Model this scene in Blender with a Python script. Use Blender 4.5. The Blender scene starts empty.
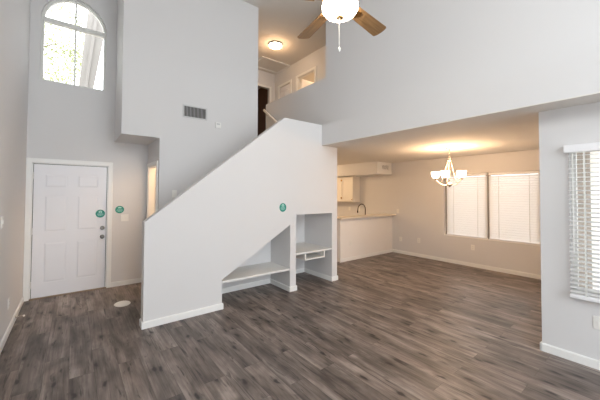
import bpy, bmesh, math, random
from mathutils import Vector, Matrix
from mathutils.geometry import tessellate_polygon

scene = bpy.context.scene
COL = scene.collection

# ------------------------------------------------------------------ camera, world, light, exposure
CAM_F, PITCH, ROLL, YAW, CAM_H = 290.014, 1.33, 0.255, 51.97, 1.604
cam_data = bpy.data.cameras.new('camera')
cam = bpy.data.objects.new('camera', cam_data)
COL.objects.link(cam)
cam_data.sensor_fit = 'HORIZONTAL'
cam_data.sensor_width = 36.0
cam_data.lens = CAM_F / 600 * 36
cam_data.shift_x = 0.0
cam_data.shift_y = (186.796 - 200) / 600
cam_data.clip_start = 0.02
_y, _p, _r = math.radians(YAW), math.radians(PITCH), math.radians(ROLL)
_F = Vector((math.cos(_y) * math.cos(_p), math.sin(_y) * math.cos(_p), math.sin(_p)))
_R = Vector((math.sin(_y), -math.cos(_y), 0))
_U = _R.cross(_F)
_R2 = _R * math.cos(_r) + _U * math.sin(_r)
_U2 = -_R * math.sin(_r) + _U * math.cos(_r)
cam.matrix_world = Matrix(((_R2.x, _U2.x, -_F.x, 0), (_R2.y, _U2.y, -_F.y, 0), (_R2.z, _U2.z, -_F.z, CAM_H), (0, 0, 0, 1)))
scene.camera = cam

world = bpy.data.worlds.new('sky')
scene.world = world
world.use_nodes = True
wbg = world.node_tree.nodes['Background']
wbg.inputs[0].default_value = (0.93, 0.97, 1.0, 1)
wbg.inputs[1].default_value = 4.0


def area(name, loc, direction, sx, sy, power, color):
    """daylight at a window opening"""
    d = bpy.data.lights.new(name, 'AREA')
    d.shape = 'RECTANGLE'
    d.size, d.size_y, d.energy, d.color = sx, sy, power, color
    o = bpy.data.objects.new(name, d)
    o.location = loc
    o.rotation_euler = Vector(direction).to_track_quat('-Z', 'Y').to_euler()
    COL.objects.link(o)
    return o


def point(name, loc, power, color, radius=0.06):
    d = bpy.data.lights.new(name, 'POINT')
    d.energy, d.color, d.shadow_soft_size = power, color, radius
    o = bpy.data.objects.new(name, d)
    o.location = loc
    COL.objects.link(o)
    return o


DAY = (0.84, 0.925, 1.0)
WARM = (1.0, 0.62, 0.32)
area('daylight_back_door', (1.6, -4.6, 1.3), (0, 1, 0), 3.6, 2.1, 66, DAY)
area('daylight_back_clerestory', (1.6, -4.6, 3.9), (0, 1, 0), 3.6, 1.5, 86, DAY)
area('daylight_fill_left', (-0.68, -1.9, 4.0), (1, 0, 0), 3.6, 1.4, 38, DAY)  # added fill from an unseen high opening, brightens the upper walls
area('daylight_right_window', (4.02, -0.75, 1.35), (-1, 0, 0), 1.3, 1.3, 32, DAY)

vs = scene.view_settings
vs.view_transform = 'Standard'
vs.look = 'None'
vs.gamma = 1.0
vs.use_curve_mapping = False
vs.exposure = 0.0
scene.cycles.max_bounces = 10
scene.cycles.diffuse_bounces = 6
scene.cycles.sample_clamp_indirect = 8.0

# ------------------------------------------------------------------ materials


def srgb(r, g, b):
    f = lambda c: (c / 255 / 12.92) if c / 255 <= 0.04045 else ((c / 255 + 0.055) / 1.055) ** 2.4
    return (f(r), f(g), f(b), 1)


def mat(name, color, rough=0.6, metal=0.0, emis=None, estr=0.0, noise=0.0, nscale=6.0, bump=0.0, bscale=180.0, trans=0.0):
    m = bpy.data.materials.new(name)
    m.use_nodes = True
    nt = m.node_tree
    b = nt.nodes['Principled BSDF']
    b.inputs['Base Color'].default_value = color
    b.inputs['Roughness'].default_value = rough
    b.inputs['Metallic'].default_value = metal
    if emis:
        b.inputs['Emission Color'].default_value = (*emis, 1)
        b.inputs['Emission Strength'].default_value = estr
    tc = nt.nodes.new('ShaderNodeTexCoord')
    if noise:
        n = nt.nodes.new('ShaderNodeTexNoise')
        n.inputs['Scale'].default_value = nscale
        n.inputs['Detail'].default_value = 3
        nt.links.new(tc.outputs['Object'], n.inputs['Vector'])
        mx = nt.nodes.new('ShaderNodeMix')
        mx.data_type = 'RGBA'
        mx.inputs[6].default_value = tuple(c * (1 - noise) for c in color[:3]) + (1,)
        mx.inputs[7].default_value = tuple(min(1, c * (1 + noise)) for c in color[:3]) + (1,)
        nt.links.new(n.outputs['Fac'], mx.inputs[0])
        nt.links.new(mx.outputs[2], b.inputs['Base Color'])
    if bump:
        n2 = nt.nodes.new('ShaderNodeTexNoise')
        n2.inputs['Scale'].default_value = bscale
        nt.links.new(tc.outputs['Object'], n2.inputs['Vector'])
        bp = nt.nodes.new('ShaderNodeBump')
        bp.inputs['Strength'].default_value = bump
        bp.inputs['Distance'].default_value = 0.002
        nt.links.new(n2.outputs['Fac'], bp.inputs['Height'])
        nt.links.new(bp.outputs['Normal'], b.inputs['Normal'])
    if trans:
        out = nt.nodes['Material Output']
        tr = nt.nodes.new('ShaderNodeBsdfTranslucent')
        tr.inputs['Color'].default_value = color
        ms = nt.nodes.new('ShaderNodeMixShader')
        ms.inputs[0].default_value = trans
        nt.links.new(b.outputs[0], ms.inputs[1])
        nt.links.new(tr.outputs[0], ms.inputs[2])
        nt.links.new(ms.outputs[0], out.inputs['Surface'])
    return m


WALL = mat('wall_paint', srgb(220, 219, 219), 0.75, noise=0.012, nscale=1.5, bump=0.12)
CEIL = mat('ceiling_paint', srgb(226, 223, 218), 0.85, noise=0.012, nscale=2, bump=0.15)
TRIM = mat('trim_paint', srgb(240, 240, 238), 0.4)
DOORP = mat('door_paint', srgb(238, 238, 242), 0.4, noise=0.008)
SHELFP = mat('shelf_paint', srgb(226, 225, 222), 0.5, noise=0.01)
PLASTIC = mat('white_plastic', srgb(238, 237, 233), 0.35)
DARKHOLE = mat('dark_slot', srgb(60, 58, 56), 0.7)
NICKEL = mat('brushed_nickel', srgb(150, 145, 138), 0.32, 1.0, noise=0.05, nscale=40)
DARKNICKEL = mat('aged_nickel', srgb(112, 106, 100), 0.28, 1.0)
CHROME = mat('polished_nickel', srgb(225, 215, 205), 0.2, 1.0)
BRASS = mat('antique_brass', srgb(178, 140, 88), 0.35, 1.0)
BRONZE = mat('oil_rubbed_bronze', srgb(70, 58, 50), 0.4, 0.8)
THRESH = mat('threshold_metal', srgb(150, 132, 112), 0.45, 0.5)
GRILLE = mat('grille_metal', srgb(205, 205, 205), 0.45, 0.2)
TEAL = mat('teal_vinyl', srgb(28, 138, 122), 0.45)
TEALMARK = mat('pale_teal_print', srgb(175, 222, 212), 0.5)
COUNTER = mat('cream_laminate', srgb(232, 222, 206), 0.35, noise=0.03, nscale=60)
CABINET = mat('cabinet_paint', srgb(240, 235, 226), 0.4)
BLIND = mat('blind_vinyl', srgb(246, 246, 246), 0.5, trans=0.37)
BLINDRAIL = mat('blind_rail_vinyl', srgb(240, 240, 242), 0.4)
CORD = mat('blind_cord', srgb(235, 235, 230), 0.8)
STUCCO = mat('beige_stucco', srgb(150, 140, 128), 0.95, noise=0.05, nscale=12, bump=0.4, bscale=90)
SUNLITW = mat('sunlit_wall_tone', srgb(232, 230, 224), 0.9, noise=0.02)  # daylight painted into the wall: near-white for the sunlit stretch past the stucco
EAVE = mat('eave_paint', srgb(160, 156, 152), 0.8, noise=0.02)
EARTH = mat('pale_gravel', srgb(200, 190, 175), 0.95, noise=0.1, nscale=20)
BARK = mat('bark', srgb(130, 110, 90), 0.9, noise=0.2, nscale=15)
LEAF = mat('leaf', srgb(172, 178, 132), 0.6, noise=0.15, nscale=2, trans=0.45)
STEP = mat('stair_carpet', srgb(150, 142, 134), 0.95, noise=0.06, nscale=90, bump=0.3)
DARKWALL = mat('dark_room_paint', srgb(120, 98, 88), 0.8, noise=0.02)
WOODRAIL = mat('rail_paint', srgb(236, 228, 220), 0.4)
ALU = mat('grey_aluminium', srgb(150, 144, 137), 0.5)
BARP = mat('bar_wall_paint', srgb(238, 235, 232), 0.7, noise=0.01)
MOULD = mat('window_vinyl', srgb(226, 226, 222), 0.45)
GLOBE = mat('frosted_bowl_lit', (1, 0.93, 0.82, 1), 0.4, emis=(1.0, 0.86, 0.66), estr=26.0)
FLUSHG = mat('frosted_dome_lit', (1, 0.92, 0.78, 1), 0.4, emis=(1.0, 0.82, 0.56), estr=22.0)
SHADEG = mat('frosted_shade_lit', (1, 0.93, 0.82, 1), 0.4, emis=(1.0, 0.83, 0.60), estr=6.0)


def floor_material():
    m = bpy.data.materials.new('grey_brown_vinyl_planks')
    m.use_nodes = True
    nt = m.node_tree
    N, L = nt.nodes.new, nt.links.new
    b = nt.nodes['Principled BSDF']
    tc = N('ShaderNodeTexCoord')
    sep = N('ShaderNodeSeparateXYZ')
    L(tc.outputs['Object'], sep.inputs[0])
    comb = N('ShaderNodeCombineXYZ')
    L(sep.outputs['Y'], comb.inputs['X'])
    L(sep.outputs['X'], comb.inputs['Y'])
    br = N('ShaderNodeTexBrick')
    br.offset, br.offset_frequency = 0.37, 2
    br.inputs['Scale'].default_value = 1
    br.inputs['Brick Width'].default_value = 1.22
    br.inputs['Row Height'].default_value = 0.18
    br.inputs['Mortar Size'].default_value = 0.0012
    br.inputs['Mortar Smooth'].default_value = 0.2
    br.inputs['Color1'].default_value = (0, 0, 0, 1)
    br.inputs['Color2'].default_value = (1, 1, 1, 1)
    br.inputs['Mortar'].default_value = (0.5, 0.5, 0.5, 1)
    L(comb.outputs[0], br.inputs['Vector'])
    # each plank takes its own piece of grain
    off = N('ShaderNodeVectorMath'); off.operation = 'SCALE'
    off.inputs[3].default_value = 37.0
    L(br.outputs['Color'], off.inputs[0])
    add = N('ShaderNodeVectorMath'); add.operation = 'ADD'
    L(comb.outputs[0], add.inputs[0]); L(off.outputs[0], add.inputs[1])

    def noise(sx, sy, scale, detail, rough=0.55, dist=0.0):
        mp = N('ShaderNodeMapping')
        mp.inputs['Scale'].default_value = (sx, sy, 1)
        L(add.outputs[0], mp.inputs['Vector'])
        n = N('ShaderNodeTexNoise')
        n.inputs['Scale'].default_value = scale
        n.inputs['Detail'].default_value = detail
        n.inputs['Roughness'].default_value = rough
        n.inputs['Distortion'].default_value = dist
        L(mp.outputs[0], n.inputs['Vector'])
        return n.outputs['Fac']

    def ramp(src, stops):
        r = N('ShaderNodeValToRGB')
        e = r.color_ramp.elements
        e[0].position, e[0].color = stops[0]
        e[1].position, e[1].color = stops[-1]
        for p_, c_ in stops[1:-1]:
            k = e.new(p_); k.color = c_
        L(src, r.inputs[0])
        return r.outputs[0]

    def mix(mode, fac, a, c):
        x = N('ShaderNodeMix'); x.data_type = 'RGBA'; x.blend_type = mode
        if isinstance(fac, (int, float)):
            x.inputs[0].default_value = fac
        else:
            L(fac, x.inputs[0])
        L(a, x.inputs[6])
        if isinstance(c, tuple):
            x.inputs[7].default_value = c
        else:
            L(c, x.inputs[7])
        return x.outputs[2]

    broad = noise(0.9, 7, 1.0, 4, 0.6, 0.6)
    fine = noise(2.2, 55, 1.0, 5, 0.65, 0.3)
    knots = noise(3.2, 19, 1.0, 3, 0.6, 0.5)
    cloud = noise(2.2, 5, 1.0, 3, 0.6, 0.5)
    cracks = noise(1.3, 42, 1.0, 3, 0.6, 0.8)
    base = ramp(broad, [(0.25, srgb(74, 65, 60)), (0.48, srgb(118, 107, 101)), (0.75, srgb(158, 148, 141))])
    tone = ramp(br.outputs['Color'], [(0.0, (0.78, 0.78, 0.79, 1)), (1.0, (1.12, 1.11, 1.10, 1))])
    c = mix('MULTIPLY', 1.0, base, tone)
    grain = ramp(fine, [(0.3, (0.60, 0.58, 0.57, 1)), (0.62, (1.14, 1.14, 1.14, 1))])
    c = mix('MULTIPLY', 0.85, c, grain)
    c = mix('MULTIPLY', 1.0, c, ramp(cloud, [(0.34, (0.68, 0.67, 0.66, 1)), (0.60, (1.26, 1.26, 1.25, 1))]))
    kf = ramp(knots, [(0.60, (0, 0, 0, 1)), (0.70, (0.85, 0.85, 0.85, 1))])
    c = mix('MIX', kf, c, srgb(50, 43, 40))
    # sparse dark knots, longer along the plank than across it
    wob = N('ShaderNodeTexNoise'); wob.inputs['Scale'].default_value = 9.0
    L(add.outputs[0], wob.inputs['Vector'])
    ws = N('ShaderNodeVectorMath'); ws.operation = 'SCALE'; ws.inputs[3].default_value = 0.06
    L(wob.outputs['Color'], ws.inputs[0])
    wa = N('ShaderNodeVectorMath'); wa.operation = 'ADD'
    L(add.outputs[0], wa.inputs[0]); L(ws.outputs[0], wa.inputs[1])
    km = N('ShaderNodeMapping'); km.inputs['Scale'].default_value = (2.0, 5.6, 1)
    L(wa.outputs[0], km.inputs['Vector'])
    vo = N('ShaderNodeTexVoronoi'); vo.voronoi_dimensions = '2D'; vo.inputs['Scale'].default_value = 1.0
    L(km.outputs[0], vo.inputs['Vector'])
    dot = ramp(vo.outputs['Distance'], [(0.05, (0.95, 0.95, 0.95, 1)), (0.11, (0.35, 0.35, 0.35, 1)), (0.24, (0, 0, 0, 1))])
    sc = N('ShaderNodeSeparateXYZ'); L(vo.outputs['Color'], sc.inputs[0])
    pick = N('ShaderNodeMath'); pick.operation = 'GREATER_THAN'; pick.inputs[1].default_value = 0.35
    L(sc.outputs['X'], pick.inputs[0])
    kk = N('ShaderNodeMath'); kk.operation = 'MULTIPLY'
    L(dot, kk.inputs[0]); L(pick.outputs[0], kk.inputs[1])
    c = mix('MIX', kk.outputs[0], c, srgb(40, 34, 32))
    cf = ramp(cracks, [(0.60, (0, 0, 0, 1)), (0.70, (0.8, 0.8, 0.8, 1))])
    c = mix('MIX', cf, c, srgb(54, 46, 42))
    c = mix('MIX', br.outputs['Fac'], c, srgb(74, 66, 61))
    L(c, b.inputs['Base Color'])
    b.inputs['Roughness'].default_value = 0.42
    b.inputs['Specular IOR Level'].default_value = 0.4
    bp = N('ShaderNodeBump')
    bp.inputs['Strength'].default_value = 0.12
    bp.inputs['Distance'].default_value = 0.003
    L(fine, bp.inputs['Height'])
    L(bp.outputs['Normal'], b.inputs['Normal'])
    return m


def wood_material():
    m = bpy.data.materials.new('fan_blade_wood')
    m.use_nodes = True
    nt = m.node_tree
    N, L = nt.nodes.new, nt.links.new
    b = nt.nodes['Principled BSDF']
    tc = N('ShaderNodeTexCoord')
    mp = N('ShaderNodeMapping')
    mp.inputs['Scale'].default_value = (2, 40, 2)
    L(tc.outputs['Object'], mp.inputs[0])
    n = N('ShaderNodeTexNoise')
    n.inputs['Scale'].default_value = 1.5
    n.inputs['Detail'].default_value = 5
    L(mp.outputs[0], n.inputs['Vector'])
    r = N('ShaderNodeValToRGB')
    r.color_ramp.elements[0].position, r.color_ramp.elements[0].color = 0.3, srgb(128, 96, 62)
    r.color_ramp.elements[1].position, r.color_ramp.elements[1].color = 0.7, srgb(168, 132, 90)
    L(n.outputs['Fac'], r.inputs[0])
    L(r.outputs[0], b.inputs['Base Color'])
    b.inputs['Roughness'].default_value = 0.45
    return m


def glass_material():
    m = bpy.data.materials.new('clear_glass')
    m.use_nodes = True
    nt = m.node_tree
    N, L = nt.nodes.new, nt.links.new
    out = nt.nodes['Material Output']
    tr = N('ShaderNodeBsdfTransparent')
    gl = N('ShaderNodeBsdfGlossy')
    gl.inputs['Roughness'].default_value = 0.03
    fr = N('ShaderNodeFresnel')
    fr.inputs['IOR'].default_value = 1.3
    mx = N('ShaderNodeMixShader')
    L(fr.outputs[0], mx.inputs[0]); L(tr.outputs[0], mx.inputs[1]); L(gl.outputs[0], mx.inputs[2])
    L(mx.outputs[0], out.inputs['Surface'])
    return m


FLOOR = floor_material()
WOOD = wood_material()
GLASS = glass_material()

# ------------------------------------------------------------------ mesh helpers


def link(name, bm, m, parent=None, smooth=False, bevel=0.0, base=None):
    """link a bmesh as ONE mesh object; base = the point that becomes its origin"""
    if base is not None:
        bmesh.ops.translate(bm, verts=bm.verts, vec=-Vector(base))
    bmesh.ops.recalc_face_normals(bm, faces=bm.faces)
    me = bpy.data.meshes.new(name)
    bm.to_mesh(me)
    bm.free()
    for mm in (m if isinstance(m, (list, tuple)) else [m]):
        me.materials.append(mm)
    if smooth:
        for p_ in me.polygons:
            p_.use_smooth = True
    o = bpy.data.objects.new(name, me)
    if base is not None:
        o.location = base
    COL.objects.link(o)
    if bevel:
        md = o.modifiers.new('soft_edges', 'BEVEL')
        md.width, md.segments, md.limit_method = bevel, 2, 'ANGLE'
    if smooth:
        md = o.modifiers.new('crisp_edges', 'EDGE_SPLIT')
        md.split_angle = math.radians(40)
    if parent is not None:
        o.parent = parent
    return o


def box(bm, x0, x1, y0, y1, z0, z1, rot=None, pivot=None):
    r = bmesh.ops.create_cube(bm, size=1)
    bmesh.ops.scale(bm, vec=(abs(x1 - x0), abs(y1 - y0), abs(z1 - z0)), verts=r['verts'])
    bmesh.ops.translate(bm, vec=((x0 + x1) / 2, (y0 + y1) / 2, (z0 + z1) / 2), verts=r['verts'])
    if rot is not None:
        bmesh.ops.rotate(bm, cent=pivot or (0, 0, 0), matrix=rot, verts=r['verts'])
    return r['verts']


def boxes(*bs):
    bm = bmesh.new()
    for b in bs:
        box(bm, *b)
    return bm


def prism(loops, plane, a, b, bm=None):
    """outline (first loop) with holes (other loops), given in the plane's 2-D coordinates, from depth a to b"""
    bm = bm or bmesh.new()
    P = {'xz': lambda u, v, d: (u, d, v), 'yz': lambda u, v, d: (d, u, v), 'xy': lambda u, v, d: (u, v, d)}[plane]
    flat = [q for l in loops for q in l]
    tris = tessellate_polygon([[Vector((u, v, 0)) for u, v in l] for l in loops])
    A = [bm.verts.new(P(u, v, a)) for u, v in flat]
    B = [bm.verts.new(P(u, v, b)) for u, v in flat]
    for t in tris:
        try:
            bm.faces.new([A[i] for i in t]); bm.faces.new([B[i] for i in reversed(t)])
        except ValueError:
            pass
    k = 0
    for l in loops:
        n = len(l)
        for i in range(n):
            j = (i + 1) % n
            bm.faces.new((A[k + i], A[k + j], B[k + j], B[k + i]))
        k += n
    return bm


def rect(u0, u1, v0, v1):
    return [(u0, v0), (u1, v0), (u1, v1), (u0, v1)]


def lathe(bm, prof, centre=(0, 0, 0), n=32, axis='z', cap=True):
    """revolve (radius, height) points"""
    rings = []
    for r, h in prof:
        ring = []
        for i in range(n):
            t = 2 * math.pi * i / n
            v = {'z': (r * math.cos(t), r * math.sin(t), h), 'y': (r * math.cos(t), h, r * math.sin(t)), 'x': (h, r * math.cos(t), r * math.sin(t))}[axis]
            ring.append(bm.verts.new(Vector(v) + Vector(centre)))
        rings.append(ring)
    for p_, q in zip(rings, rings[1:]):
        for i in range(n):
            j = (i + 1) % n
            bm.faces.new((p_[i], p_[j], q[j], q[i]))
    if cap:
        bm.faces.new(rings[0]); bm.faces.new(list(reversed(rings[-1])))
    return bm


def tube(bm, pts, r, n=10):
    pts = [Vector(q) for q in pts]
    rings = []
    up = Vector((0.123, 0.31, 0.94))
    for i, q in enumerate(pts):
        d = (pts[min(i + 1, len(pts) - 1)] - pts[max(i - 1, 0)]).normalized()
        s = d.cross(up).normalized()
        t = d.cross(s)
        rr = r[i] if isinstance(r, (list, tuple)) else r
        rings.append([bm.verts.new(q + (s * math.cos(2 * math.pi * k / n) + t * math.sin(2 * math.pi * k / n)) * rr) for k in range(n)])
    for a, b in zip(rings, rings[1:]):
        for k in range(n):
            l = (k + 1) % n
            bm.faces.new((a[k], a[l], b[l], b[k]))
    bm.faces.new(rings[0]); bm.faces.new(list(reversed(rings[-1])))
    return bm


def struct(name, bm, m, parent=None, **k):
    o = link(name, bm, m, parent, **k)
    if parent is None:
        o['kind'] = 'structure'
    return o


def tag(o, label, cat, group=None):
    o['label'], o['category'] = label, cat
    if group:
        o['group'] = group
    return o


def thing(name, label, cat, loc, group=None):
    o = bpy.data.objects.new(name, None)
    o.empty_display_size = 0.1
    o.location = loc
    COL.objects.link(o)
    return tag(o, label, cat, group)


def part(name, bm, m, root, **k):
    """a part modelled in world coordinates, hung under its thing (and its thing's own parent chain)"""
    o = link(name, bm, m, None, **k)
    off = Vector((0, 0, 0))
    q = root
    while q is not None:
        off += q.location
        q = q.parent
    o.location = o.location - off
    o.parent = root
    return o


# ------------------------------------------------------------------ the place: main measures (metres)
XL, YD, YV, YS = -0.555, 5.888, 4.977, 3.858      # left wall, entry wall, stairwell wall, stair parapet face
XB, XU, XR, XD = 3.509, 3.75, 3.836, 7.0          # beam face, upper wall, right wall, dining wall
ZD, ZC = 2.469, 5.28                              # dining ceiling, great room ceiling
YB = -4.5                                         # back of the room
ZL = 2.76                                         # loft floor

# ground and shell
struct('ground', boxes((-14, 22, -12, 26, -0.4, -0.12)), EARTH)
struct('floor', boxes((XL - 0.15, XD + 0.12, YB - 0.12, 8.4, -0.12, 0.0)), FLOOR)
struct('ceiling', boxes((XL - 0.15, 7.6, YB - 0.12, YD + 0.14, ZC, ZC + 0.12), (2.6, 7.6, YD + 0.14, 9.4, ZC, ZC + 0.12)), CEIL)
struct('wall_left', prism([rect(YB - 0.12, YD + 0.14, 0, ZC), rect(-3.7, -0.1, 3.3, 4.7)], 'yz', XL - 0.15, XL), WALL)  # opening out of view, added for the left fill light

# entry wall: door opening and arched window opening
DX0, DX1, DZ = -0.490, 0.466, 2.055
WX0, WX1, WZ0, WZS = -0.433, 0.407, 3.317, 4.296
wcx, whw, wrise = (WX0 + WX1) / 2, (WX1 - WX0) / 2, 0.445


def arch_loop(grow=0.0, z0=WZ0):
    pts = [(wcx - whw - grow, z0 - grow), (wcx + whw + grow, z0 - grow)]
    for i in range(25):
        t = math.pi * i / 24
        pts.append((wcx + (whw + grow) * math.cos(t), WZS + (wrise + grow) * math.sin(t)))
    return pts


struct('wall_entry', prism([rect(XL, 2.95, 0, ZC), rect(DX0, DX1, 0.0005, DZ), arch_loop()], 'xz', YD, YD + 0.14), WALL)
# stairwell wall with the upper floor block hanging over the entry
XO, XP, ZO = 0.545, 1.066, 2.477
XVE = 2.83
struct('wall_stairwell', prism([[(XP, 0), (XVE, 0), (XVE, ZC), (XO, ZC), (XO, ZO), (XP, ZO)]], 'xz', YV, YV + 0.1), WALL)
struct('wall_overhang', boxes((XO, XO + 0.1, YV + 0.1, YD, ZO, ZC)), WALL)
struct('ceiling_overhang', boxes((XO + 0.1, XVE, YV + 0.1, YD, ZO, ZO + 0.12)), WALL)
CY0, CY1, CZ = 5.112, 5.780, 2.062
struct('wall_closet', prism([rect(YV + 0.1, YD, 0, ZO), rect(CY0, CY1, 0.0005, CZ)], 'yz', XP, XP + 0.1), WALL)
struct('wall_closet_back', boxes((2.4, 2.5, YV + 0.1, YD, 0, ZO)), WALL)
struct('wall_stairhead', boxes((XVE - 0.1, XVE, YV + 0.1, 7.5, ZL - 0.2, ZC)), WALL)

# stair parapet with the two nooks cut out of it
TS = 0.14
par = [(0.676, 0), (1.652, 0), (1.652, 0.402), (2.818, 1.092), (2.818, 0), (2.939, 0), (2.939, 1.249), (3.769, 1.249), (3.769, 0),
       (3.902, 0), (3.902, ZD), (XB, ZD), (XB, 2.839), (2.699, 2.839), (0.676, 1.252)]
struct('wall_stair', prism([par], 'xz', YS, YS + TS), WALL)
struct('partition_nooks', boxes((2.818, 2.939, YS + TS, 4.66, 0, 1.6)), WALL)
struct('partition_stair_end', boxes((3.769, 3.902, YS + TS, 8.2, 0, ZD)), WALL)
struct('wall_nook_back', prism([[(1.52, 0), (2.818, 0), (2.818, 1.11), (1.62, 0.40), (1.52, 0.40)]], 'xz', 4.45, 4.5), WALL)
struct('wall_desk_nook_back', boxes((2.939, 3.769, 4.66, 4.71, 0, 1.30)), WALL)
sl = (1.092 - 0.402) / (2.818 - 1.652)
struct('ceiling_nook', prism([[(1.652, 0.402), (2.818, 1.092), (2.818, 1.15), (1.652, 0.46)]], 'xz', YS + TS, 4.45), WALL)
struct('ceiling_desk_nook', boxes((2.939, 3.769, YS + TS, 4.66, 1.249, 1.30)), WALL)
struct('partition_nook_end', boxes((1.56, 1.652, YS + TS, 4.45, 0, 0.402)), WALL)

# stairs behind the parapet: flight, landing, second flight
bm = bmesh.new()
for i in range(9):
    x = 0.95 + i * 0.218
    box(bm, x, x + 0.218 if i < 8 else XU, YS + TS if i < 8 else YS + TS, YV, max(0, (i + 1) * 0.211 - 0.26) if i > 4 else (0 if i < 2 else (i + 1) * 0.211 - 0.23), (i + 1) * 0.211)
for i in range(4):
    y = YV + i * 0.30
    box(bm, XVE, XU, y, y + 0.31, 1.899 + i * 0.215 - 0.05, 1.899 + (i + 1) * 0.215)
struct('floor_stairs', bm, STEP)

# beam, dining ceiling, upper wall, loft parapet
struct('beam', boxes((XB, XR + 0.16, YB, YS, ZD + 0.012, 2.839)), WALL)
struct('ceiling_dining', boxes((XB, XD, YB, 8.2, ZD, ZD + 0.012)), CEIL)
YJ, YKE, ZK = 4.015, 6.194, 3.816
struct('wall_upper', boxes((XU, XU + 0.11, YB, YJ, 2.839, ZC)), WALL)
struct('wall_loft_parapet', boxes((XU, XU + 0.11, YJ, YKE, 1.75, ZK)), WALL)
struct('floor_loft', boxes((XU + 0.11, 7.2, 3.0, 9.2, ZL - 0.2, ZL), (XVE, XU + 0.11, YKE, 9.2, ZL - 0.2, ZL)), STEP)
XLW, YLB = 4.86, 7.5
LA = (5.615, 6.345, 4.815)     # lit bedroom doorway y0,y1,top
LC = (6.680, 7.250, 4.800)     # closet door
struct('wall_loft_right', prism([rect(3.0, YLB, ZL, ZC), rect(LA[0], LA[1], ZL + 0.0005, LA[2]), rect(LC[0], LC[1], ZL + 0.0005, LC[2])], 'yz', XLW, XLW + 0.1), WALL)
LD = (3.90, 4.665, 4.800)
struct('wall_loft_back', prism([rect(XVE - 0.1, XLW + 0.1, ZL, ZC), rect(LD[0], LD[1], ZL + 0.0005, LD[2])], 'xz', YLB, YLB + 0.1), WALL)
struct('wall_loft_end', boxes((XU + 0.11, XLW, 2.9, 3.0, ZL, ZC)), WALL)
struct('wall_bedroom', boxes((7.1, 7.2, 4.9, 7.6, ZL, ZC), (XLW + 0.1, 7.1, 4.8, 4.9, ZL, ZC), (XLW + 0.1, 7.1, YLB, YLB + 0.1, ZL, ZC)), WALL)
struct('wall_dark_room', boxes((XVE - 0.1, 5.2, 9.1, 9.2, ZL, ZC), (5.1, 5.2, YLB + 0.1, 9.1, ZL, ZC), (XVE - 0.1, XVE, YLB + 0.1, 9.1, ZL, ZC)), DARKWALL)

# right wall, dining room and kitchen walls, back wall
RWY0, RWY1, RWZ0, RWZ1 = -1.50, 0.612, 0.640, 2.060
struct('wall_right', prism([rect(YB, 0.842, 0, ZD), rect(RWY0, RWY1, RWZ0, RWZ1)], 'yz', XR, XR + 0.12), WALL)
struct('wall_dining_side', boxes((XR + 0.12, XD + 0.12, 0.782, 0.842, 0, ZD)), WALL)
struct('wall_exterior', boxes((XR + 0.12, 5.78, 0.70, 0.782, -0.12, 3.0)), STUCCO)
struct('wall_exterior_far', boxes((5.78, XD + 0.12, 0.70, 0.782, -0.12, 3.0)), SUNLITW)
DWY0, DWY1, DWZ0, DWZ1 = 1.524, 3.349, 0.625, 2.071
struct('wall_dining', prism([rect(0.842, 8.2, 0, ZD), rect(DWY0, DWY1, DWZ0, DWZ1)], 'yz', XD, XD + 0.12), WALL)
struct('wall_kitchen', boxes((3.902, XD + 0.12, 8.2, 8.3, 0, ZD)), WALL)
struct('wall_back', prism([rect(XL, XR + 0.12, 0, ZC), rect(-0.2, 3.4, 0.25, 2.35), rect(-0.2, 3.4, 3.15, 4.65)], 'xz', YB - 0.12, YB), WALL)
struct('soffit', boxes((6.342, XD, 4.80, 8.2, 2.135, ZD)), WALL)

# ------------------------------------------------------------------ baseboards and casings
BH, BT = 0.072, 0.016


def base_x(name, x0, x1, y, side):        # board on a wall that faces -y (side -1) or +y (+1)
    struct(name, boxes((x0, x1, y, y + side * BT, 0, BH), (x0, x1, y, y + side * BT * 0.6, BH, BH + 0.008)), TRIM)


def base_y(name, y0, y1, x, side):
    struct(name, boxes((x, x + side * BT, y0, y1, 0, BH), (x, x + side * BT * 0.6, y0, y1, BH, BH + 0.008)), TRIM)


base_y('baseboard_left', YB, YD - 0.02, XL, 1)
base_x('baseboard_entry', 0.531, XP - 0.02, YD, -1)
base_y('baseboard_closet', 5.845, YD - BT, XP, -1)
base_x('baseboard_stair', 0.676 - BT, 1.652 + BT, YS, -1)
base_y('baseboard_stair_end', YS, YS + TS, 0.676, -1)
base_x('baseboard_pillar', 2.818 - BT, 2.939 + BT, YS, -1)
base_y('baseboard_pillar_left', YS, 4.45, 2.818, -1)
base_x('baseboard_nook_back', 1.652, 2.818 - BT, 4.45, -1)
base_y('baseboard_desk_nook_right', YS, 4.66, 3.769, -1)
base_x('baseboard_desk_nook_back', 2.939, 3.769 - BT, 4.66, -1)
base_x('baseboard_stair_right', 3.769 - BT, 3.902 + BT, YS, -1)
base_y('baseboard_dining', 0.86, 4.782 - BT, XD, -1)
base_y('baseboard_right', YB, 0.842 + BT, XR, -1)
base_x('baseboard_right_end', XR - BT, XR + 0.2, 0.842, 1)
base_x('baseboard_bar', 4.93, XD - BT, 4.782, -1)


def casing(name, plane, u0, u1, v0, top, d0, d1, w=0.064):
    """a door casing: two legs and a head as one three-sided frame"""
    pts = [(u0 - w, v0), (u0, v0), (u0, top), (u1, top), (u1, v0), (u1 + w, v0), (u1 + w, top + w), (u0 - w, top + w)]
    return struct(name, prism([pts], plane, d0, d1), TRIM, bevel=0.004)


casing('trim_1', 'xz', DX0, DX1, 0, DZ, YD - 0.018, YD)
casing('trim_2', 'yz', CY0, CY1, 0, CZ, XP - 0.018, XP)
casing('trim_3', 'yz', LA[0], LA[1], ZL, LA[2], XLW - 0.018, XLW)
casing('trim_4', 'yz', LC[0], LC[1], ZL, LC[2], XLW - 0.018, XLW)
casing('trim_5', 'xz', LD[0], LD[1], ZL, LD[2], YLB - 0.018, YLB)
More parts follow.
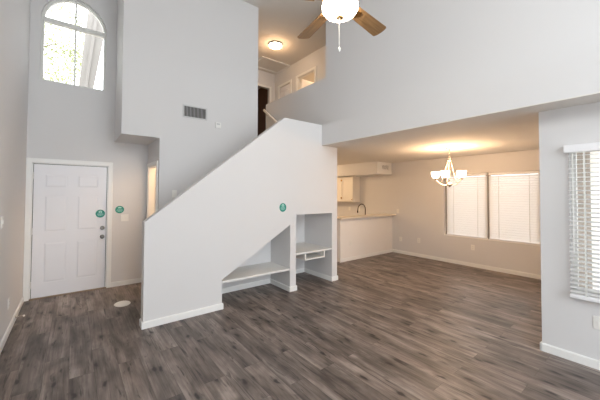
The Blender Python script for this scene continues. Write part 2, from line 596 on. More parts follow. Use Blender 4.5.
# jamb linings
struct('trim_6', boxes((DX0 - 0.0, DX0 + 0.012, YD, YD + 0.14, 0, DZ), (DX1 - 0.012, DX1, YD, YD + 0.14, 0, DZ), (DX0, DX1, YD, YD + 0.14, DZ - 0.012, DZ)), TRIM)
struct('trim_10', boxes((DX0, DX0 + 0.05, YD + 0.058, YD + 0.08, 0.016, DZ), (DX1 - 0.05, DX1, YD + 0.058, YD + 0.08, 0.016, DZ), (DX0, DX1, YD + 0.058, YD + 0.08, DZ - 0.05, DZ), (DX0, DX1, YD + 0.058, YD + 0.08, 0.016, 0.05)), DARKHOLE)
struct('trim_7', boxes((XP, XP + 0.1, CY1 - 0.012, CY1, 0, CZ), (XP, XP + 0.1, CY0, CY0 + 0.012, 0, CZ), (XP, XP + 0.1, CY0, CY1, CZ - 0.012, CZ)), TRIM)
struct('trim_8', boxes((XLW, XLW + 0.1, LA[1] - 0.012, LA[1], ZL, LA[2]), (XLW, XLW + 0.1, LA[0], LA[0] + 0.012, ZL, LA[2]), (XLW, XLW + 0.1, LA[0], LA[1], LA[2] - 0.012, LA[2])), TRIM)

# ------------------------------------------------------------------ doors


def panel_leaf(w, h, t, cols, rows, rec=0.008):
    """door leaf in its own xz plane (x 0..w, z 0..h, front at y=0): raised-panel recesses on the front"""
    bm = bmesh.new()
    holes = [rect(c0, c1, r0, r1) for c0, c1 in cols for r0, r1 in rows]
    prism([rect(0, w, 0, h)] + holes, 'xz', 0, rec, bm)
    box(bm, 0, w, rec, t, 0, h)
    for c0, c1 in cols:
        for r0, r1 in rows:
            m_ = 0.030
            a = [bm.verts.new((x, rec, z)) for x, z in rect(c0 + 0.010, c1 - 0.010, r0 + 0.010, r1 - 0.010)]
            b = [bm.verts.new((x, 0.002, z)) for x, z in rect(c0 + m_, c1 - m_, r0 + m_, r1 - m_)]
            for i in range(4):
                j = (i + 1) % 4
                bm.faces.new((a[i], a[j], b[j], b[i]))
            bm.faces.new(b)
    return bm


lw, lh = 0.956 - 0.040, 2.017
bm = panel_leaf(lw, lh, 0.044, ((0.125, 0.405), (0.525, 0.805)), ((0.21, 0.82), (0.98, 1.54), (1.66, 1.87)))
bmesh.ops.translate(bm, verts=bm.verts, vec=(DX0 + 0.020, YD + 0.012, 0.018))
door = struct('door_1', bm, DOORP, base=(DX0 + 0.020, YD + 0.012, 0.018))
door['label'] = 'white six-panel front door with a teal round sticker and two dark locks'


def rosette_knob(name, x, z, knob):
    bm = bmesh.new()
    y = YD + 0.013
    if knob:
        prof = [(0.032, 0), (0.032, -0.006), (0.013, -0.012), (0.012, -0.03), (0.027, -0.042), (0.030, -0.056), (0.022, -0.068), (0.004, -0.071)]
    else:
        prof = [(0.033, 0), (0.033, -0.010), (0.027, -0.018), (0.006, -0.019)]
    lathe(bm, prof, (x, y, z), 24, 'y')
    if not knob:
        box(bm, x - 0.006, x + 0.006, y - 0.032, y - 0.017, z - 0.019, z + 0.019)
    o = link(name, bm, DARKNICKEL, None, smooth=True)
    o.location = Vector(o.location) - door.location
    o.parent = door
    return o


rosette_knob('deadbolt', 0.398, 1.012, False)
rosette_knob('door_knob', 0.398, 0.868, True)
for z in (0.22, 1.02, 1.86):
    bm = bmesh.new()
    lathe(bm, [(0.008, -0.05), (0.008, 0.05)], (DX0 + 0.012, YD + 0.004, z), 12)
    h = link('hinge', bm, PLASTIC, None, smooth=True)
    h.location = Vector(h.location) - door.location
    h.parent = door
struct('trim_9', boxes((DX0, DX1, YD - 0.02, YD + 0.14, 0, 0.016)), THRESH, bevel=0.004)

# loft doors
bm = panel_leaf(0.565, 2.0, 0.035, ((0.06, 0.26), (0.305, 0.505)), ((0.15, 0.80), (0.92, 1.50), (1.60, 1.86)))
bmesh.ops.rotate(bm, cent=(0, 0, 0), matrix=Matrix.Rotation(-math.pi / 2, 3, 'Z'), verts=bm.verts)
bmesh.ops.translate(bm, verts=bm.verts, vec=(XLW + 0.012, LC[1] - 0.002, ZL + 0.012))
d2 = struct('door_2', bm, DOORP)
d2['label'] = 'closed white panelled closet door upstairs past the loft parapet'
bm = panel_leaf(0.71, 2.03, 0.035, ((0.09, 0.32), (0.40, 0.63)), ((0.2, 0.82), (0.96, 1.54), (1.65, 1.88)))
bmesh.ops.translate(bm, verts=bm.verts, vec=(XLW + 0.12, LA[1] - 0.06, ZL + 0.012))
d3 = struct('door_3', bm, DOORP)
d3['label'] = 'white panelled bedroom door standing open in the lit upstairs doorway'
bm = panel_leaf(0.62, 2.03, 0.035, ((0.08, 0.27), (0.35, 0.54)), ((0.2, 0.82), (0.96, 1.54), (1.65, 1.88)))
bmesh.ops.translate(bm, verts=bm.verts, vec=(XP + 0.115, CY1 + 0.004, 0.012))
d4 = struct('door_4', bm, DOORP)
d4['label'] = 'white closet door standing open inside the narrow lit doorway beside the stairs'

# ------------------------------------------------------------------ windows
# arched entry window
w1 = struct('window_1', prism([arch_loop(), arch_loop(-0.035, WZ0)], 'xz', YD + 0.055, YD + 0.115), MOULD)
w1['label'] = 'tall arched window above the front door'
struct('transom_bar', boxes((WX0 + 0.03, WX1 - 0.03, YD + 0.035, YD + 0.11, WZS - 0.035, WZS + 0.03)), MOULD, w1)
struct('muntin', boxes((wcx - 0.011, wcx + 0.011, YD + 0.06, YD + 0.10, WZ0 + 0.03, WZS + wrise - 0.03)), MOULD, w1)
struct('pane', prism([arch_loop(-0.034)], 'xz', YD + 0.080, YD + 0.084), GLASS, w1)
# dining window
w2 = struct('window_2', prism([rect(DWY0, DWY1, DWZ0, DWZ1), rect(DWY0 + 0.05, (DWY0 + DWY1) / 2 - 0.045, DWZ0 + 0.05, DWZ1 - 0.06),
                               rect((DWY0 + DWY1) / 2 + 0.045, DWY1 - 0.07, DWZ0 + 0.05, DWZ1 - 0.06)], 'yz', XD + 0.07, XD + 0.115), ALU)
w2['label'] = 'wide dining room window behind two lowered white blinds'
struct('pane', boxes((XD + 0.09, XD + 0.094, DWY0 + 0.03, DWY1 - 0.03, DWZ0 + 0.03, DWZ1 - 0.03)), GLASS, w2)
struct('window_sill', boxes((XD + 0.0, XD + 0.07, DWY0, DWY1, DWZ0, DWZ0 + 0.012)), TRIM, w2)
# right window
w3 = struct('window_3', prism([rect(RWY0, RWY1, RWZ0, RWZ1), rect(RWY0 + 0.04, -0.47, RWZ0 + 0.04, RWZ1 - 0.04), rect(-0.42, RWY1 - 0.04, RWZ0 + 0.04, RWZ1 - 0.04)],
                              'yz', XR + 0.07, XR + 0.115), MOULD)
w3['label'] = 'window behind a half-open blind in the near right wall'
struct('pane', boxes((XR + 0.09, XR + 0.094, RWY0 + 0.03, RWY1 - 0.03, RWZ0 + 0.03, RWZ1 - 0.03)), GLASS, w3)


def blind(name, label, group, xc, y0, y1, z0, z1, tilt, pitch, cords, head=0.05, half=0.0245, hx=(0.03, 0.03), rail_extra=0.0, head_extra=0.0, wand=None):
    """horizontal slat blind hanging in the plane x = xc between y0 < y1"""
    t = thing(name, label, 'blind', (xc, (y0 + y1) / 2, z0), group)
    part('headrail', boxes((xc - hx[0], xc + hx[1], y0 - head_extra, y1 + head_extra, z1 - head, z1)), BLINDRAIL, t, bevel=0.003)
    part('bottom_rail', boxes((xc - 0.026, xc + 0.026, y0 - rail_extra, y1 + rail_extra, z0, z0 + 0.034)), BLINDRAIL, t, bevel=0.004)
    bm = bmesh.new()
    z = z0 + 0.034 + pitch * 0.6
    rot = Matrix.Rotation(tilt, 3, 'Y')
    while z < z1 - head - 0.01:
        box(bm, xc - half, xc + half, y0, y1, z - 0.0015, z + 0.0015, rot, (xc, 0, z))
        z += pitch
    part('slats', bm, BLIND, t)
    for y in cords:
        part('ladder_cord', boxes((xc - 0.027, xc - 0.0255, y - 0.004, y + 0.004, z0 + 0.03, z1 - head), (xc + 0.0255, xc + 0.027, y - 0.004, y + 0.004, z0 + 0.03, z1 - head)), CORD, t)
    if wand:
        bm = bmesh.new()
        tube(bm, [(xc - 0.045, wand[0], z1 - head - 0.01), (xc - 0.045, wand[0], wand[1])], 0.004, 8)
        part('wand', bm, CORD, t)
    return t


G = 'blinds over the dining window'
blind('window_blind', 'white closed slat blind left of the dark gap in the dining window', G, XD + 0.036, 2.440, 3.30, DWZ0 + 0.014, DWZ1 - 0.004,
      math.radians(-56), 0.049, (2.62, 3.13), half=0.0285)
blind('window_blind', 'white closed slat blind right of the dark gap in the dining window', G, XD + 0.036, 1.545, 2.402, DWZ0 + 0.014, DWZ1 - 0.004,
      math.radians(-56), 0.049, (1.70, 2.22), half=0.0285)
blind('window_blind', 'white half-open slat blind on the near grey wall, light switch below it', None, XR - 0.034, RWY0 - 0.02, 0.612, 0.620, 2.085,
      math.radians(-10), 0.042, (0.50, -0.1, -0.7), head=0.072, hx=(0.036, 0.033), head_extra=0.028, wand=(0.575, 1.05))

# ------------------------------------------------------------------ built-in shelf and desk in the nooks
t = thing('built_in_shelf', 'white shelf across the sloped nook under the stairs', 'shelf', (2.23, YS, 0.35))
part('board', boxes((1.652, 2.818, YS + 0.004, 4.45, 0.345, 0.378)), SHELFP, t, bevel=0.003)
part('cleat', boxes((1.9, 2.8, 4.43, 4.45, 0.300, 0.345)), SHELFP, t)
t = thing('built_in_desk', 'white desk top with an open drawer slot in the square nook beneath the stairs', 'desk', (3.354, YS, 0.46))
part('desktop', boxes((2.939, 3.769, YS + 0.006, 4.66, 0.574, 0.606)), SHELFP, t, bevel=0.003)
part('drawer_slot', boxes((3.14, 3.165, 3.87, 4.3, 0.458, 0.574), (3.581, 3.606, 3.87, 4.3, 0.458, 0.574), (3.165, 3.581, 3.87, 4.3, 0.458, 0.480), (3.165, 3.581, 4.28, 4.3, 0.480, 0.574)), SHELFP, t)
part('cleat', boxes((2.939, 3.769, 4.64, 4.66, 0.53, 0.574)), SHELFP, t)

# ------------------------------------------------------------------ kitchen: bar, upper cabinet, faucet, soffit grille
struct('partition_bar', boxes((4.946, XD, 4.782, 4.90, 0, 1.012)), BARP)
t = thing('bar_counter', 'long cream bar top on the low wall between dining room and kitchen', 'counter', (5.95, 4.8, 1.012))
part('top', boxes((4.86, XD, 4.665, 4.98, 1.012, 1.050)), COUNTER, t, bevel=0.006)
t = thing('base_cabinet', 'white base cabinets behind the bar wall with the sink counter', 'cabinet', (5.9, 5.2, 0))
part('body', boxes((4.96, XD - 0.03, 4.905, 5.50, 0.0, 0.88)), CABINET, t)
part('worktop', boxes((4.946, XD - 0.03, 4.902, 5.53, 0.88, 0.92)), COUNTER, t, bevel=0.004)
t = thing('kitchen_faucet', 'dark gooseneck kitchen faucet rising behind the bar top', 'faucet', (6.235, 5.10, 0.92))
bm = bmesh.new()
lathe(bm, [(0.03, 0.921), (0.03, 0.935), (0.016, 0.95), (0.014, 1.06)], (6.235, 5.10, 0), 20)
part('base', bm, BRONZE, t, smooth=True)
bm = bmesh.new()
cxx, rr = 6.085, 0.15
pts = [(6.235, 5.10, 1.05), (6.235, 5.10, 1.19)] + [(cxx + rr * math.cos(a), 5.10, 1.19 + rr * 0.92 * math.sin(a)) for a in [math.pi * i / 14 for i in range(1, 14)]] + [(5.928, 5.10, 1.15)]
tube(bm, pts, 0.0125, 12)
part('spout', bm, BRONZE, t, smooth=True)
bm = bmesh.new()
tube(bm, [(5.928, 5.10, 1.165), (5.922, 5.10, 1.10)], [0.0165, 0.018], 12)
part('spray_head', bm, BRONZE, t, smooth=True)
bm = bmesh.new()
tube(bm, [(6.235, 5.10, 1.0), (6.235, 5.02, 1.03)], 0.008, 10)
part('lever', bm, BRONZE, t, smooth=True)


def wall_cabinet(label, y0, y1, doors):
    t = thing('wall_cabinet', label, 'cabinet', (6.85, (y0 + y1) / 2, 1.352), 'kitchen wall cabinets')
    part('body', boxes((6.70, XD, y0, y1, 1.352, 2.132)), CABINET, t)
    for a, b, hinge in doors:
        bm = bmesh.new()
        prism([rect(a, b, 1.365, 2.12), rect(a + 0.055, b - 0.055, 1.42, 2.065)], 'yz', 6.680, 6.698, bm)
        box(bm, 6.688, 6.698, a + 0.055, b - 0.055, 1.42, 2.065)
        d = part('door', bm, CABINET, t)
        bm = bmesh.new()
        yy = a + 0.03 if hinge == 'far' else b - 0.03
        lathe(bm, [(0.013, 0.0), (0.008, -0.012), (0.014, -0.024), (0.004, -0.030)], (6.680, yy, 1.43), 14, 'x')
        part('knob', bm, BRASS, d, smooth=True)
        for z in (1.47, 2.02):
            yh = b - 0.004 if hinge == 'far' else a + 0.004
            part('hinge', boxes((6.668, 6.680, yh - 0.012, yh + 0.012, z - 0.025, z + 0.025)), BRASS, d)


wall_cabinet('white wall cabinet with a bare end panel at the open end of the kitchen row', 5.94, 6.41, ((5.945, 6.405, 'far'),))
wall_cabinet('white wall cabinet next along the kitchen row, half hidden by the stair wall', 6.415, 7.30, ((6.42, 6.855, 'near'), (6.86, 7.295, 'far')))


def register(name, label, plane, u0, u1, v0, v1, d, out, n, vertical, cat='vent', frame=0.022, m=None):
    """a louvred grille: frame, dark backing, vanes; d = wall plane, out = direction of the room along the plane's normal"""
    mid = {'xz': ((u0 + u1) / 2, d, v0)}[plane]
    t = thing(name, label, cat, mid)
    e = d + out * 0.012
    f4 = frame if isinstance(frame, tuple) else (frame,) * 4
    part('frame', prism([rect(u0, u1, v0, v1), rect(u0 + f4[0], u1 - f4[1], v0 + f4[2], v1 - f4[3])], plane, d, e), m or GRILLE, t, bevel=0.003)
    part('backing', boxes((u0 + f4[0], u1 - f4[1], d, d + out * 0.002, v0 + f4[2], v1 - f4[3])), DARKHOLE, t)
    bm = bmesh.new()
    a0, a1 = (u0 + f4[0], u1 - f4[1]) if vertical else (v0 + f4[2], v1 - f4[3])
    for i in range(n):
        c = a0 + (a1 - a0) * (i + 0.5) / n
        if vertical:
            box(bm, c - 0.006, c + 0.006, d + out * 0.0065 - 0.0008, d + out * 0.0065 + 0.0008, v0 + f4[2], v1 - f4[3], Matrix.Rotation(0.6, 3, 'Z'), (c, d + out * 0.0065, 0))
        else:
            box(bm, u0 + f4[0], u1 - f4[1], d + out * 0.0065 - 0.0008, d + out * 0.0065 + 0.0008, c - 0.006, c + 0.006, Matrix.Rotation(0.6, 3, 'X'), (0, d + out * 0.0065, c))
    part('vanes', bm, m or GRILLE, t)
    return t


register('air_vent', 'louvred metal air vent high on the stairwell wall', 'xz', 1.408, 1.822, 2.868, 3.082, YV, -1, 16, True)
register('air_vent', 'small louvred vent on the end of the kitchen soffit', 'xz', 6.352, 6.985, 2.145, 2.462, 4.80, -1, 7, False, m=TRIM, frame=(0.206, 0.134, 0.128, 0.077))

# ------------------------------------------------------------------ switches, outlets, thermostat


def plate(name, label, cat, plane, u, v, d, out, w, h, kind, group=None):
    """cover plate on a wall; kind 'switch', 'double', 'outlet' or 'blank'"""
    pos = (u, d, v) if plane == 'xz' else (d, u, v)
    t = thing(name, label, cat, pos, group)
    part('cover', prism([rect(u - w / 2, u + w / 2, v - h / 2, v + h / 2)], plane, d, d + out * 0.006), PLASTIC, t, bevel=0.002)
    if kind in ('switch', 'double'):
        for du in ((0,) if kind == 'switch' else (-0.023, 0.023)):
            part('rocker', prism([rect(u + du - 0.008, u + du + 0.008, v - 0.018, v + 0.018)], plane, d + out * 0.006, d + out * 0.012), PLASTIC, t)
    elif kind == 'outlet':
        for dv in (-0.020, 0.020):
            s = part('socket', prism([rect(u - 0.014, u + 0.014, v + dv - 0.013, v + dv + 0.013)], plane, d + out * 0.006, d + out * 0.008), PLASTIC, t)
            bm = bmesh.new()
            for du in (-0.006, 0.006):
                prism([rect(u + du - 0.0014, u + du + 0.0014, v + dv - 0.005, v + dv + 0.006)], plane, d + out * 0.008, d + out * 0.0085, bm)
            part('slot', bm, DARKHOLE, s)
    return t


plate('light_switch', 'white double light switch beside the front door under a teal sticker', 'switch', 'xz', 0.717, 1.165, YD, -1, 0.115, 0.118, 'double')
plate('light_switch', 'white light switch at shoulder height on the left wall', 'switch', 'yz', 4.118, 1.305, XL, 1, 0.075, 0.118, 'switch')
plate('light_switch', 'white light switch low on the stairwell wall just above the sloping parapet', 'switch', 'xz', 1.298, 1.590, YV, -1, 0.075, 0.118, 'switch')
plate('light_switch', 'white double switch plate below the blind on the near right wall', 'switch', 'yz', 0.405, 0.424, XR, -1, 0.118, 0.118, 'double')
plate('light_switch', 'small white switch on the tan wall at the end of the bar top', 'switch', 'yz', 4.60, 1.135, XD, -1, 0.075, 0.118, 'switch')
plate('wall_outlet', 'white outlet near the floor on the left wall', 'outlet', 'yz', 4.635, 0.345, XL, 1, 0.075, 0.118, 'outlet')
GO = 'outlets on the dining wall'
plate('wall_outlet', 'white outlet on the tan dining wall, nearest the bar corner', 'outlet', 'yz', 4.516, 0.388, XD, -1, 0.075, 0.118, 'outlet', GO)
plate('wall_outlet', 'white outlet on the tan dining wall between the bar corner outlet and the window', 'outlet', 'yz', 3.997, 0.414, XD, -1, 0.075, 0.118, 'outlet', GO)
plate('wall_outlet', 'white outlet on the tan wall directly under the dining window', 'outlet', 'yz', 2.722, 0.425, XD, -1, 0.075, 0.118, 'outlet', GO)
plate('wall_outlet', 'white outlet on the front of the bar wall', 'outlet', 'xz', 5.307, 0.415, 4.782, -1, 0.075, 0.118, 'outlet')
plate('wall_outlet', 'white outlet on the kitchen wall under the cabinet, left of the faucet', 'outlet', 'yz', 6.36, 1.13, XD, -1, 0.075, 0.118, 'outlet')
plate('wall_outlet', 'white outlet on the kitchen wall just above the faucet spout', 'outlet', 'yz', 5.97, 1.13, XD, -1, 0.075, 0.118, 'outlet')
t = thing('thermostat', 'small square white thermostat on the stairwell wall right of the air vent', 'thermostat', (2.019, YV, 2.815))
part('case', boxes((1.969, 2.069, YV - 0.024, YV, 2.765, 2.865)), PLASTIC, t, bevel=0.006)
part('screen', boxes((1.99, 2.048, YV - 0.0255, YV - 0.024, 2.82, 2.85)), GRILLE, t)

# ------------------------------------------------------------------ teal round stickers


def sticker(label, x, z, d, w, h, house):
    t = thing('round_sticker', label, 'sticker', (x, d, z), 'teal round stickers')
    bm = bmesh.new()
    prism([[(x + w / 2 * math.cos(2 * math.pi * i / 40), z + h / 2 * math.sin(2 * math.pi * i / 40)) for i in range(40)]], 'xz', d, d - 0.003, bm)
    part('disc', bm, TEAL, t)
    bm = bmesh.new()
    e0, e1 = d - 0.003, d - 0.004
    if house:
        prism([[(x - 0.18 * w, z + 0.10 * h), (x + 0.18 * w, z + 0.10 * h), (x + 0.18 * w, z + 0.26 * h), (x + 0.10 * w, z + 0.38 * h), (x - 0.10 * w, z + 0.38 * h), (x - 0.18 * w, z + 0.26 * h)],
               rect(x - 0.06 * w, x + 0.06 * w, z + 0.16 * h, z + 0.26 * h)], 'xz', e0, e1, bm)
    else:
        prism([rect(x - 0.2 * w, x + 0.2 * w, z + 0.17 * h, z + 0.29 * h)], 'xz', e0, e1, bm)
        prism([[(x - 0.24 * w, z + 0.29 * h), (x + 0.24 * w, z + 0.29 * h), (x, z + 0.37 * h)]], 'xz', e0, e1, bm)
    part('emblem', bm, TEALMARK, t)
    bm = bmesh.new()
    rnd = random.Random(int(x * 1000))
    for k, (vv, half) in enumerate(((0.0, 0.30), (-0.13, 0.34), (-0.25, 0.22))):
        u = -half
        while u < half - 0.03:
            ww = rnd.uniform(0.05, 0.11)
            prism([rect(x + u * w, x + min(u + ww, half) * w, z + (vv - 0.03) * h, z + (vv + 0.03) * h)], 'xz', e0, e1, bm)
            u += ww + 0.03
    part('print_lines', bm, TEALMARK, t)


sticker('teal round sticker on the white front door above the locks', 0.366, 1.252, YD + 0.012, 0.132, 0.132, True)
sticker('teal round sticker on the entry wall above the double switch', 0.641, 1.312, YD, 0.132, 0.128, False)
sticker('teal round sticker on the white stair wall above the nooks', 2.668, 1.378, YS, 0.132, 0.140, True)

# ------------------------------------------------------------------ floor things
t = thing('floor_plate', 'white oval plate lying on the dark floor near the front door', 'plate', (0.588, 4.90, 0))
bm = bmesh.new()
lathe(bm, [(0.118, 0.0005), (0.122, 0.004), (0.112, 0.008), (0.09, 0.008), (0.08, 0.006), (0.004, 0.006)], (0, 0, 0), 40)
bmesh.ops.scale(bm, vec=(0.84, 1.06, 1), verts=bm.verts)
bmesh.ops.translate(bm, vec=(0.588, 4.90, 0), verts=bm.verts)
part('disc', bm, PLASTIC, t, smooth=True)
t = thing('door_stop', 'white tipped spring door stop on the left baseboard near the front door', 'door stop', (XL + BT, 5.05, 0.05))
bm = bmesh.new()
pts = []
for i in range(97):
    a = i * 2 * math.pi / 8
    pts.append((XL + BT + 0.006 + 0.065 * i / 96, 5.05 + 0.007 * math.cos(a), 0.05 + 0.007 * math.sin(a)))
tube(bm, pts, 0.0017, 6)
part('spring', bm, CHROME, t, smooth=True)
part('rubber_tip', lathe(bmesh.new(), [(0.009, 0), (0.011, 0.006), (0.011, 0.016), (0.006, 0.02)], (XL + BT + 0.069, 5.05, 0.05), 14, 'x'), PLASTIC, t, smooth=True)
part('base', lathe(bmesh.new(), [(0.014, 0), (0.014, 0.003), (0.008, 0.008)], (XL + BT, 5.05, 0.05), 14, 'x'), CHROME, t, smooth=True)

# ------------------------------------------------------------------ handrail up the second flight
t = thing('handrail', 'pale wooden handrail on the loft parapet at the top of the stairs', 'handrail', (XU - 0.07, 5.86, 3.55))
bm = bmesh.new()
r0, r1 = Vector((XU - 0.075, 6.165, 3.665)), Vector((XU - 0.075, 5.22, 2.975))
rot_a = math.atan2(r0.z - r1.z, r0.y - r1.y)
ln = (r0 - r1).length
mid = (r0 + r1) / 2
box(bm, mid.x - 0.021, mid.x + 0.021, mid.y - ln / 2, mid.y + ln / 2, mid.z - 0.026, mid.z + 0.026, Matrix.Rotation(rot_a, 3, 'X'), mid)
part('rail', bm, WOODRAIL, t, bevel=0.01)
for f in (0.12, 0.85):
    q = r0.lerp(r1, f)
    bm = bmesh.new()
    tube(bm, [(XU, q.y, q.z - 0.075), (XU - 0.05, q.y, q.z - 0.075), (XU - 0.075, q.y, q.z - 0.03)], 0.007, 8)
    part('bracket', bm, BRASS, t, smooth=True)

# ------------------------------------------------------------------ attic hatch and flush light in the loft
t = thing('attic_hatch', 'white framed attic hatch in the loft ceiling', 'hatch', (4.40, 7.02, ZC))
part('frame', prism([rect(3.93, 4.86, 6.68, 7.36), rect(3.99, 4.80, 6.74, 7.30)], 'xy', ZC - 0.016, ZC), TRIM, t)
part('panel', boxes((3.99, 4.80, 6.74, 7.30, ZC - 0.006, ZC)), CEIL, t)

FLX, FLY = 3.86, 5.94
t = thing('flush_light', 'round lit flush ceiling light in the loft', 'ceiling light', (FLX, FLY, ZC))
part('pan', lathe(bmesh.new(), [(0.05, 0), (0.165, 0), (0.170, -0.02), (0.160, -0.035), (0.05, -0.035)], (FLX, FLY, ZC), 36), NICKEL, t, smooth=True)
dome = [(0.158 * math.cos(a), -0.035 - 0.062 * math.sin(a)) for a in [math.pi / 2 * i / 8 for i in range(8)]] + [(0.01, -0.097)]
part('dome', lathe(bmesh.new(), dome, (FLX, FLY, ZC), 36), FLUSHG, t, smooth=True)

# ------------------------------------------------------------------ chandelier
HX, HY = 5.463, 2.508
t = thing('chandelier', 'five-light chandelier with glowing bowl shades over the dining area', 'chandelier', (HX, HY, ZD))
part('canopy', lathe(bmesh.new(), [(0.068, 0), (0.068, -0.008), (0.05, -0.026), (0.012, -0.036), (0.008, -0.05)], (HX, HY, ZD), 28), CHROME, t, smooth=True)
bm = bmesh.new()
for k in range(5):       # chain links
    zc = ZD - 0.062 - k * 0.030
    pts = []
    for i in range(13):
        a = 2 * math.pi * i / 12
        dx, dz = 0.009 * math.cos(a), 0.019 * math.sin(a)
        pts.append((HX + (dx if k % 2 else 0), HY + (0 if k % 2 else dx), zc + dz))
    tube(bm, pts, 0.0028, 6)
part('chain', bm, CHROME, t, smooth=True)
ZH = 2.26
part('hub', lathe(bmesh.new(), [(0.006, 0.02), (0.016, 0.01), (0.034, 0.0), (0.040, -0.018), (0.030, -0.045), (0.014, -0.055)], (HX, HY, ZH), 24), CHROME, t, smooth=True)
part('stem', lathe(bmesh.new(), [(0.022, 0.02), (0.045, 0.0), (0.050, -0.02), (0.03, -0.045), (0.012, -0.06), (0.006, -0.075)], (HX, HY, 1.80), 24), CHROME, t, smooth=True)
part('rod', lathe(bmesh.new(), [(0.007, 1.81), (0.007, 2.22)], (HX, HY, 0), 12), CHROME, t, smooth=True)
shade_light = []
for k in range(5):
    a = math.radians(114.9 + 72 * k)
    ux, uy = math.cos(a), math.sin(a)
    P = lambda r, z: (HX + ux * r, HY + uy * r, z)
    bm = bmesh.new()
    pts = []
    for i in range(15):
        f = i / 14
        pts.append(P(0.03 + 0.205 * f, 1.775 + 0.105 * f ** 2.2 - 0.012 * math.sin(math.pi * f)))
    tube(bm, pts, 0.0075, 8)
    arm = part('arm', bm, CHROME, t, smooth=True)
    bm = bmesh.new()
    tube(bm, [P(0.022, ZH - 0.03), P(0.05, 2.14), P(0.085, 2.0), P(0.12, 1.87), P(0.15, 1.80)], 0.005, 8)
    part('brace', bm, CHROME, arm, smooth=True)
    part('cup', lathe(bmesh.new(), [(0.012, 1.865), (0.030, 1.875), (0.034, 1.895), (0.028, 1.90)], (HX + ux * 0.235, HY + uy * 0.235, 0), 20), CHROME, arm, smooth=True)
    sh = [(0.030, 1.902), (0.050, 1.91), (0.066, 1.935), (0.074, 1.97), (0.078, 2.02), (0.074, 2.02), (0.070, 1.972), (0.062, 1.94), (0.048, 1.916), (0.028, 1.907)]
    part('shade', lathe(bmesh.new(), sh, (HX + ux * 0.235, HY + uy * 0.235, 0), 28), SHADEG, t, smooth=True)

# ------------------------------------------------------------------ ceiling fan
FX, FY = 1.735, 1.685
t = thing('ceiling_fan', 'ceiling fan with tan wooden blades and a glowing frosted bowl', 'ceiling fan', (FX, FY, ZC))
part('canopy', lathe(bmesh.new(), [(0.075, 0), (0.075, -0.03), (0.05, -0.07), (0.016, -0.08)], (FX, FY, ZC), 28), BRASS, t, smooth=True)
part('downrod', lathe(bmesh.new(), [(0.0135, 3.36), (0.0135, ZC - 0.07)], (FX, FY, 0), 16), BRASS, t, smooth=True)
part('motor_housing', lathe(bmesh.new(), [(0.03, 3.43), (0.05, 3.39), (0.10, 3.37), (0.125, 3.33), (0.125, 3.27), (0.10, 3.24), (0.07, 3.235), (0.07, 3.222)], (FX, FY, 0), 36), BRASS, t, smooth=True)
part('light_fitter', lathe(bmesh.new(), [(0.07, 3.225), (0.095, 3.22), (0.105, 3.212), (0.10, 3.205)], (FX, FY, 0), 32), BRASS, t, smooth=True)
bowl = [(0.095, 3.220), (0.125, 3.214), (0.145, 3.195), (0.152, 3.168), (0.147, 3.141), (0.128, 3.115), (0.100, 3.096), (0.062, 3.085), (0.022, 3.081)]
bw = part('glass_bowl', lathe(bmesh.new(), bowl, (FX, FY, 0), 40), GLOBE, t, smooth=True)
part('finial', lathe(bmesh.new(), [(0.026, 3.084), (0.032, 3.078), (0.028, 3.068), (0.014, 3.062), (0.010, 3.052), (0.003, 3.044)], (FX, FY, 0), 20), BRASS, bw, smooth=True)
pc = bmesh.new()
tube(pc, [(FX - 0.02, FY - 0.01, 3.075), (FX - 0.02, FY - 0.01, 2.81)], 0.0022, 8)
pch = part('pull_chain', pc, CORD, t, smooth=True)
part('bob', lathe(bmesh.new(), [(0.002, 0.024), (0.009, 0.016), (0.012, 0.0), (0.009, -0.012), (0.003, -0.017)], (FX - 0.02, FY - 0.01, 2.796), 16), PLASTIC, pch, smooth=True)
for k in range(5):
    ang = math.radians(7.2 + 72 * k)
    M = Matrix.Translation((FX, FY, 3.225)) @ Matrix.Rotation(ang, 4, 'Z') @ Matrix.Rotation(math.radians(-13), 4, 'X')
    bm = bmesh.new()
    out = []
    for i in range(7):
        f = i / 6
        out.append((0.21 + 0.44 * f, -(0.060 + 0.014 * f)))
    for i in range(1, 7):
        a = -math.pi / 2 + math.pi * i / 7
        out.append((0.650 + 0.026 * math.cos(a), 0.074 * math.sin(a)))
    for i in range(7):
        f = 1 - i / 6
        out.append((0.21 + 0.44 * f, 0.060 + 0.014 * f))
    prism([out], 'xy', -0.004, 0.004, bm)
    bl = part('blade', bm, WOOD, t)
    bl.matrix_local = Matrix.Translation((0, 0, -ZC)) @ Matrix.Translation((-FX, -FY, 0)) @ M
    bm = bmesh.new()
    prism([[(0.10, -0.018), (0.20, -0.016), (0.27, -0.038), (0.30, 0.0), (0.27, 0.038), (0.20, 0.016), (0.10, 0.018)]], 'xy', -0.010, -0.004, bm)
    ar = link('blade_arm', bm, BRASS, bl)

# lamps inside rooms seen only through doorways, and the kitchen's own ceiling light
def flush_lamp(label, x, y, z, power, color):
    t = thing('flush_light', label, 'ceiling light', (x, y, z))
    part('pan', lathe(bmesh.new(), [(0.05, 0), (0.15, 0), (0.15, -0.02), (0.05, -0.02)], (x, y, z), 28), NICKEL, t, smooth=True)
    part('dome', lathe(bmesh.new(), [(0.14, -0.02), (0.12, -0.05), (0.06, -0.07), (0.01, -0.075)], (x, y, z), 28), FLUSHG, t, smooth=True)
    point('lamp_light', (x, y, z - 0.16), power, color, 0.1)


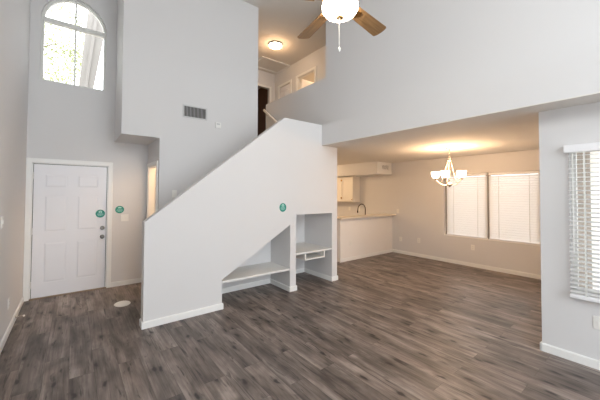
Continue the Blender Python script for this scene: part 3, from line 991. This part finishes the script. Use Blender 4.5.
flush_lamp('round lit ceiling light inside the closet beside the stairs', 1.9, 5.45, ZO, 26, WARM)
flush_lamp('round lit ceiling light in the upstairs bedroom', 6.0, 6.0, ZC, 40, WARM)
flush_lamp('round lit ceiling light over the kitchen floor', 4.9, 7.2, ZD, 56, (1.0, 0.66, 0.36))
point('dark_room_fill', (4.2, 8.6, 4.9), 1.5, WARM)  # added fill without a fixture, lifts the room behind the loft
point('loft_lamp_light', (FLX, FLY, ZC - 0.2), 10, (1.0, 0.55, 0.25), 0.12)
point('chandelier_light', (HX, HY, 2.12), 53, (1.0, 0.62, 0.34), 0.2)

# ------------------------------------------------------------------ outdoors
t = thing('porch_gable', 'pale slanting eave seen outside through the arched window', 'eave', (0.3, 7.2, 4.5))
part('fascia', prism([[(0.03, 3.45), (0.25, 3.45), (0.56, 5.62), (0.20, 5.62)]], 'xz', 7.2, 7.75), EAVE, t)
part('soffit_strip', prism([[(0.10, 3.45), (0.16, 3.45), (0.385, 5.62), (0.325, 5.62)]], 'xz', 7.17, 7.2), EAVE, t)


def tree(label, x, y, h, r, seed):
    rnd = random.Random(seed)
    t = thing('leafy_tree', label, 'tree', (x, y, -0.12))
    bm = bmesh.new()
    tube(bm, [(x, y, -0.12), (x + 0.1, y, h * 0.3), (x, y + 0.1, h * 0.6), (x + 0.05, y, h * 0.9)], [0.16, 0.12, 0.09, 0.03], 10)
    for k in range(7):
        a = rnd.uniform(0, 6.28)
        z0 = h * rnd.uniform(0.4, 0.7)
        tube(bm, [(x, y, z0), (x + math.cos(a) * r * 0.4, y + math.sin(a) * r * 0.4, z0 + 0.5), (x + math.cos(a) * r * 0.8, y + math.sin(a) * r * 0.8, z0 + 0.8)], [0.04, 0.025, 0.008], 8)
    part('trunk', bm, BARK, t)
    bm = bmesh.new()
    for c in range(150):
        while True:
            d = Vector((rnd.uniform(-1, 1), rnd.uniform(-1, 1), rnd.uniform(-1, 1)))
            if d.length < 1:
                break
        cc = Vector((x, y, h * 0.72)) + Vector((d.x * r, d.y * r, d.z * h * 0.36))
        for q in range(110):
            p_ = cc + Vector((rnd.gauss(0, 0.2), rnd.gauss(0, 0.2), rnd.gauss(0, 0.18)))
            rot = Matrix.Rotation(rnd.uniform(0, 6.28), 3, Vector((rnd.uniform(-1, 1), rnd.uniform(-1, 1), rnd.uniform(-1, 1))).normalized())
            s = rnd.uniform(0.03, 0.06)
            bm.faces.new([bm.verts.new(p_ + rot @ Vector(v)) for v in ((-s, 0, 0), (0, -s * 0.45, 0.01), (s, 0, 0), (0, s * 0.45, 0.01))])
    part('foliage', bm, LEAF, t)


tree('yellow-green tree outside the left half of the arched window', -1.9, 11.6, 8.0, 2.3, 4)
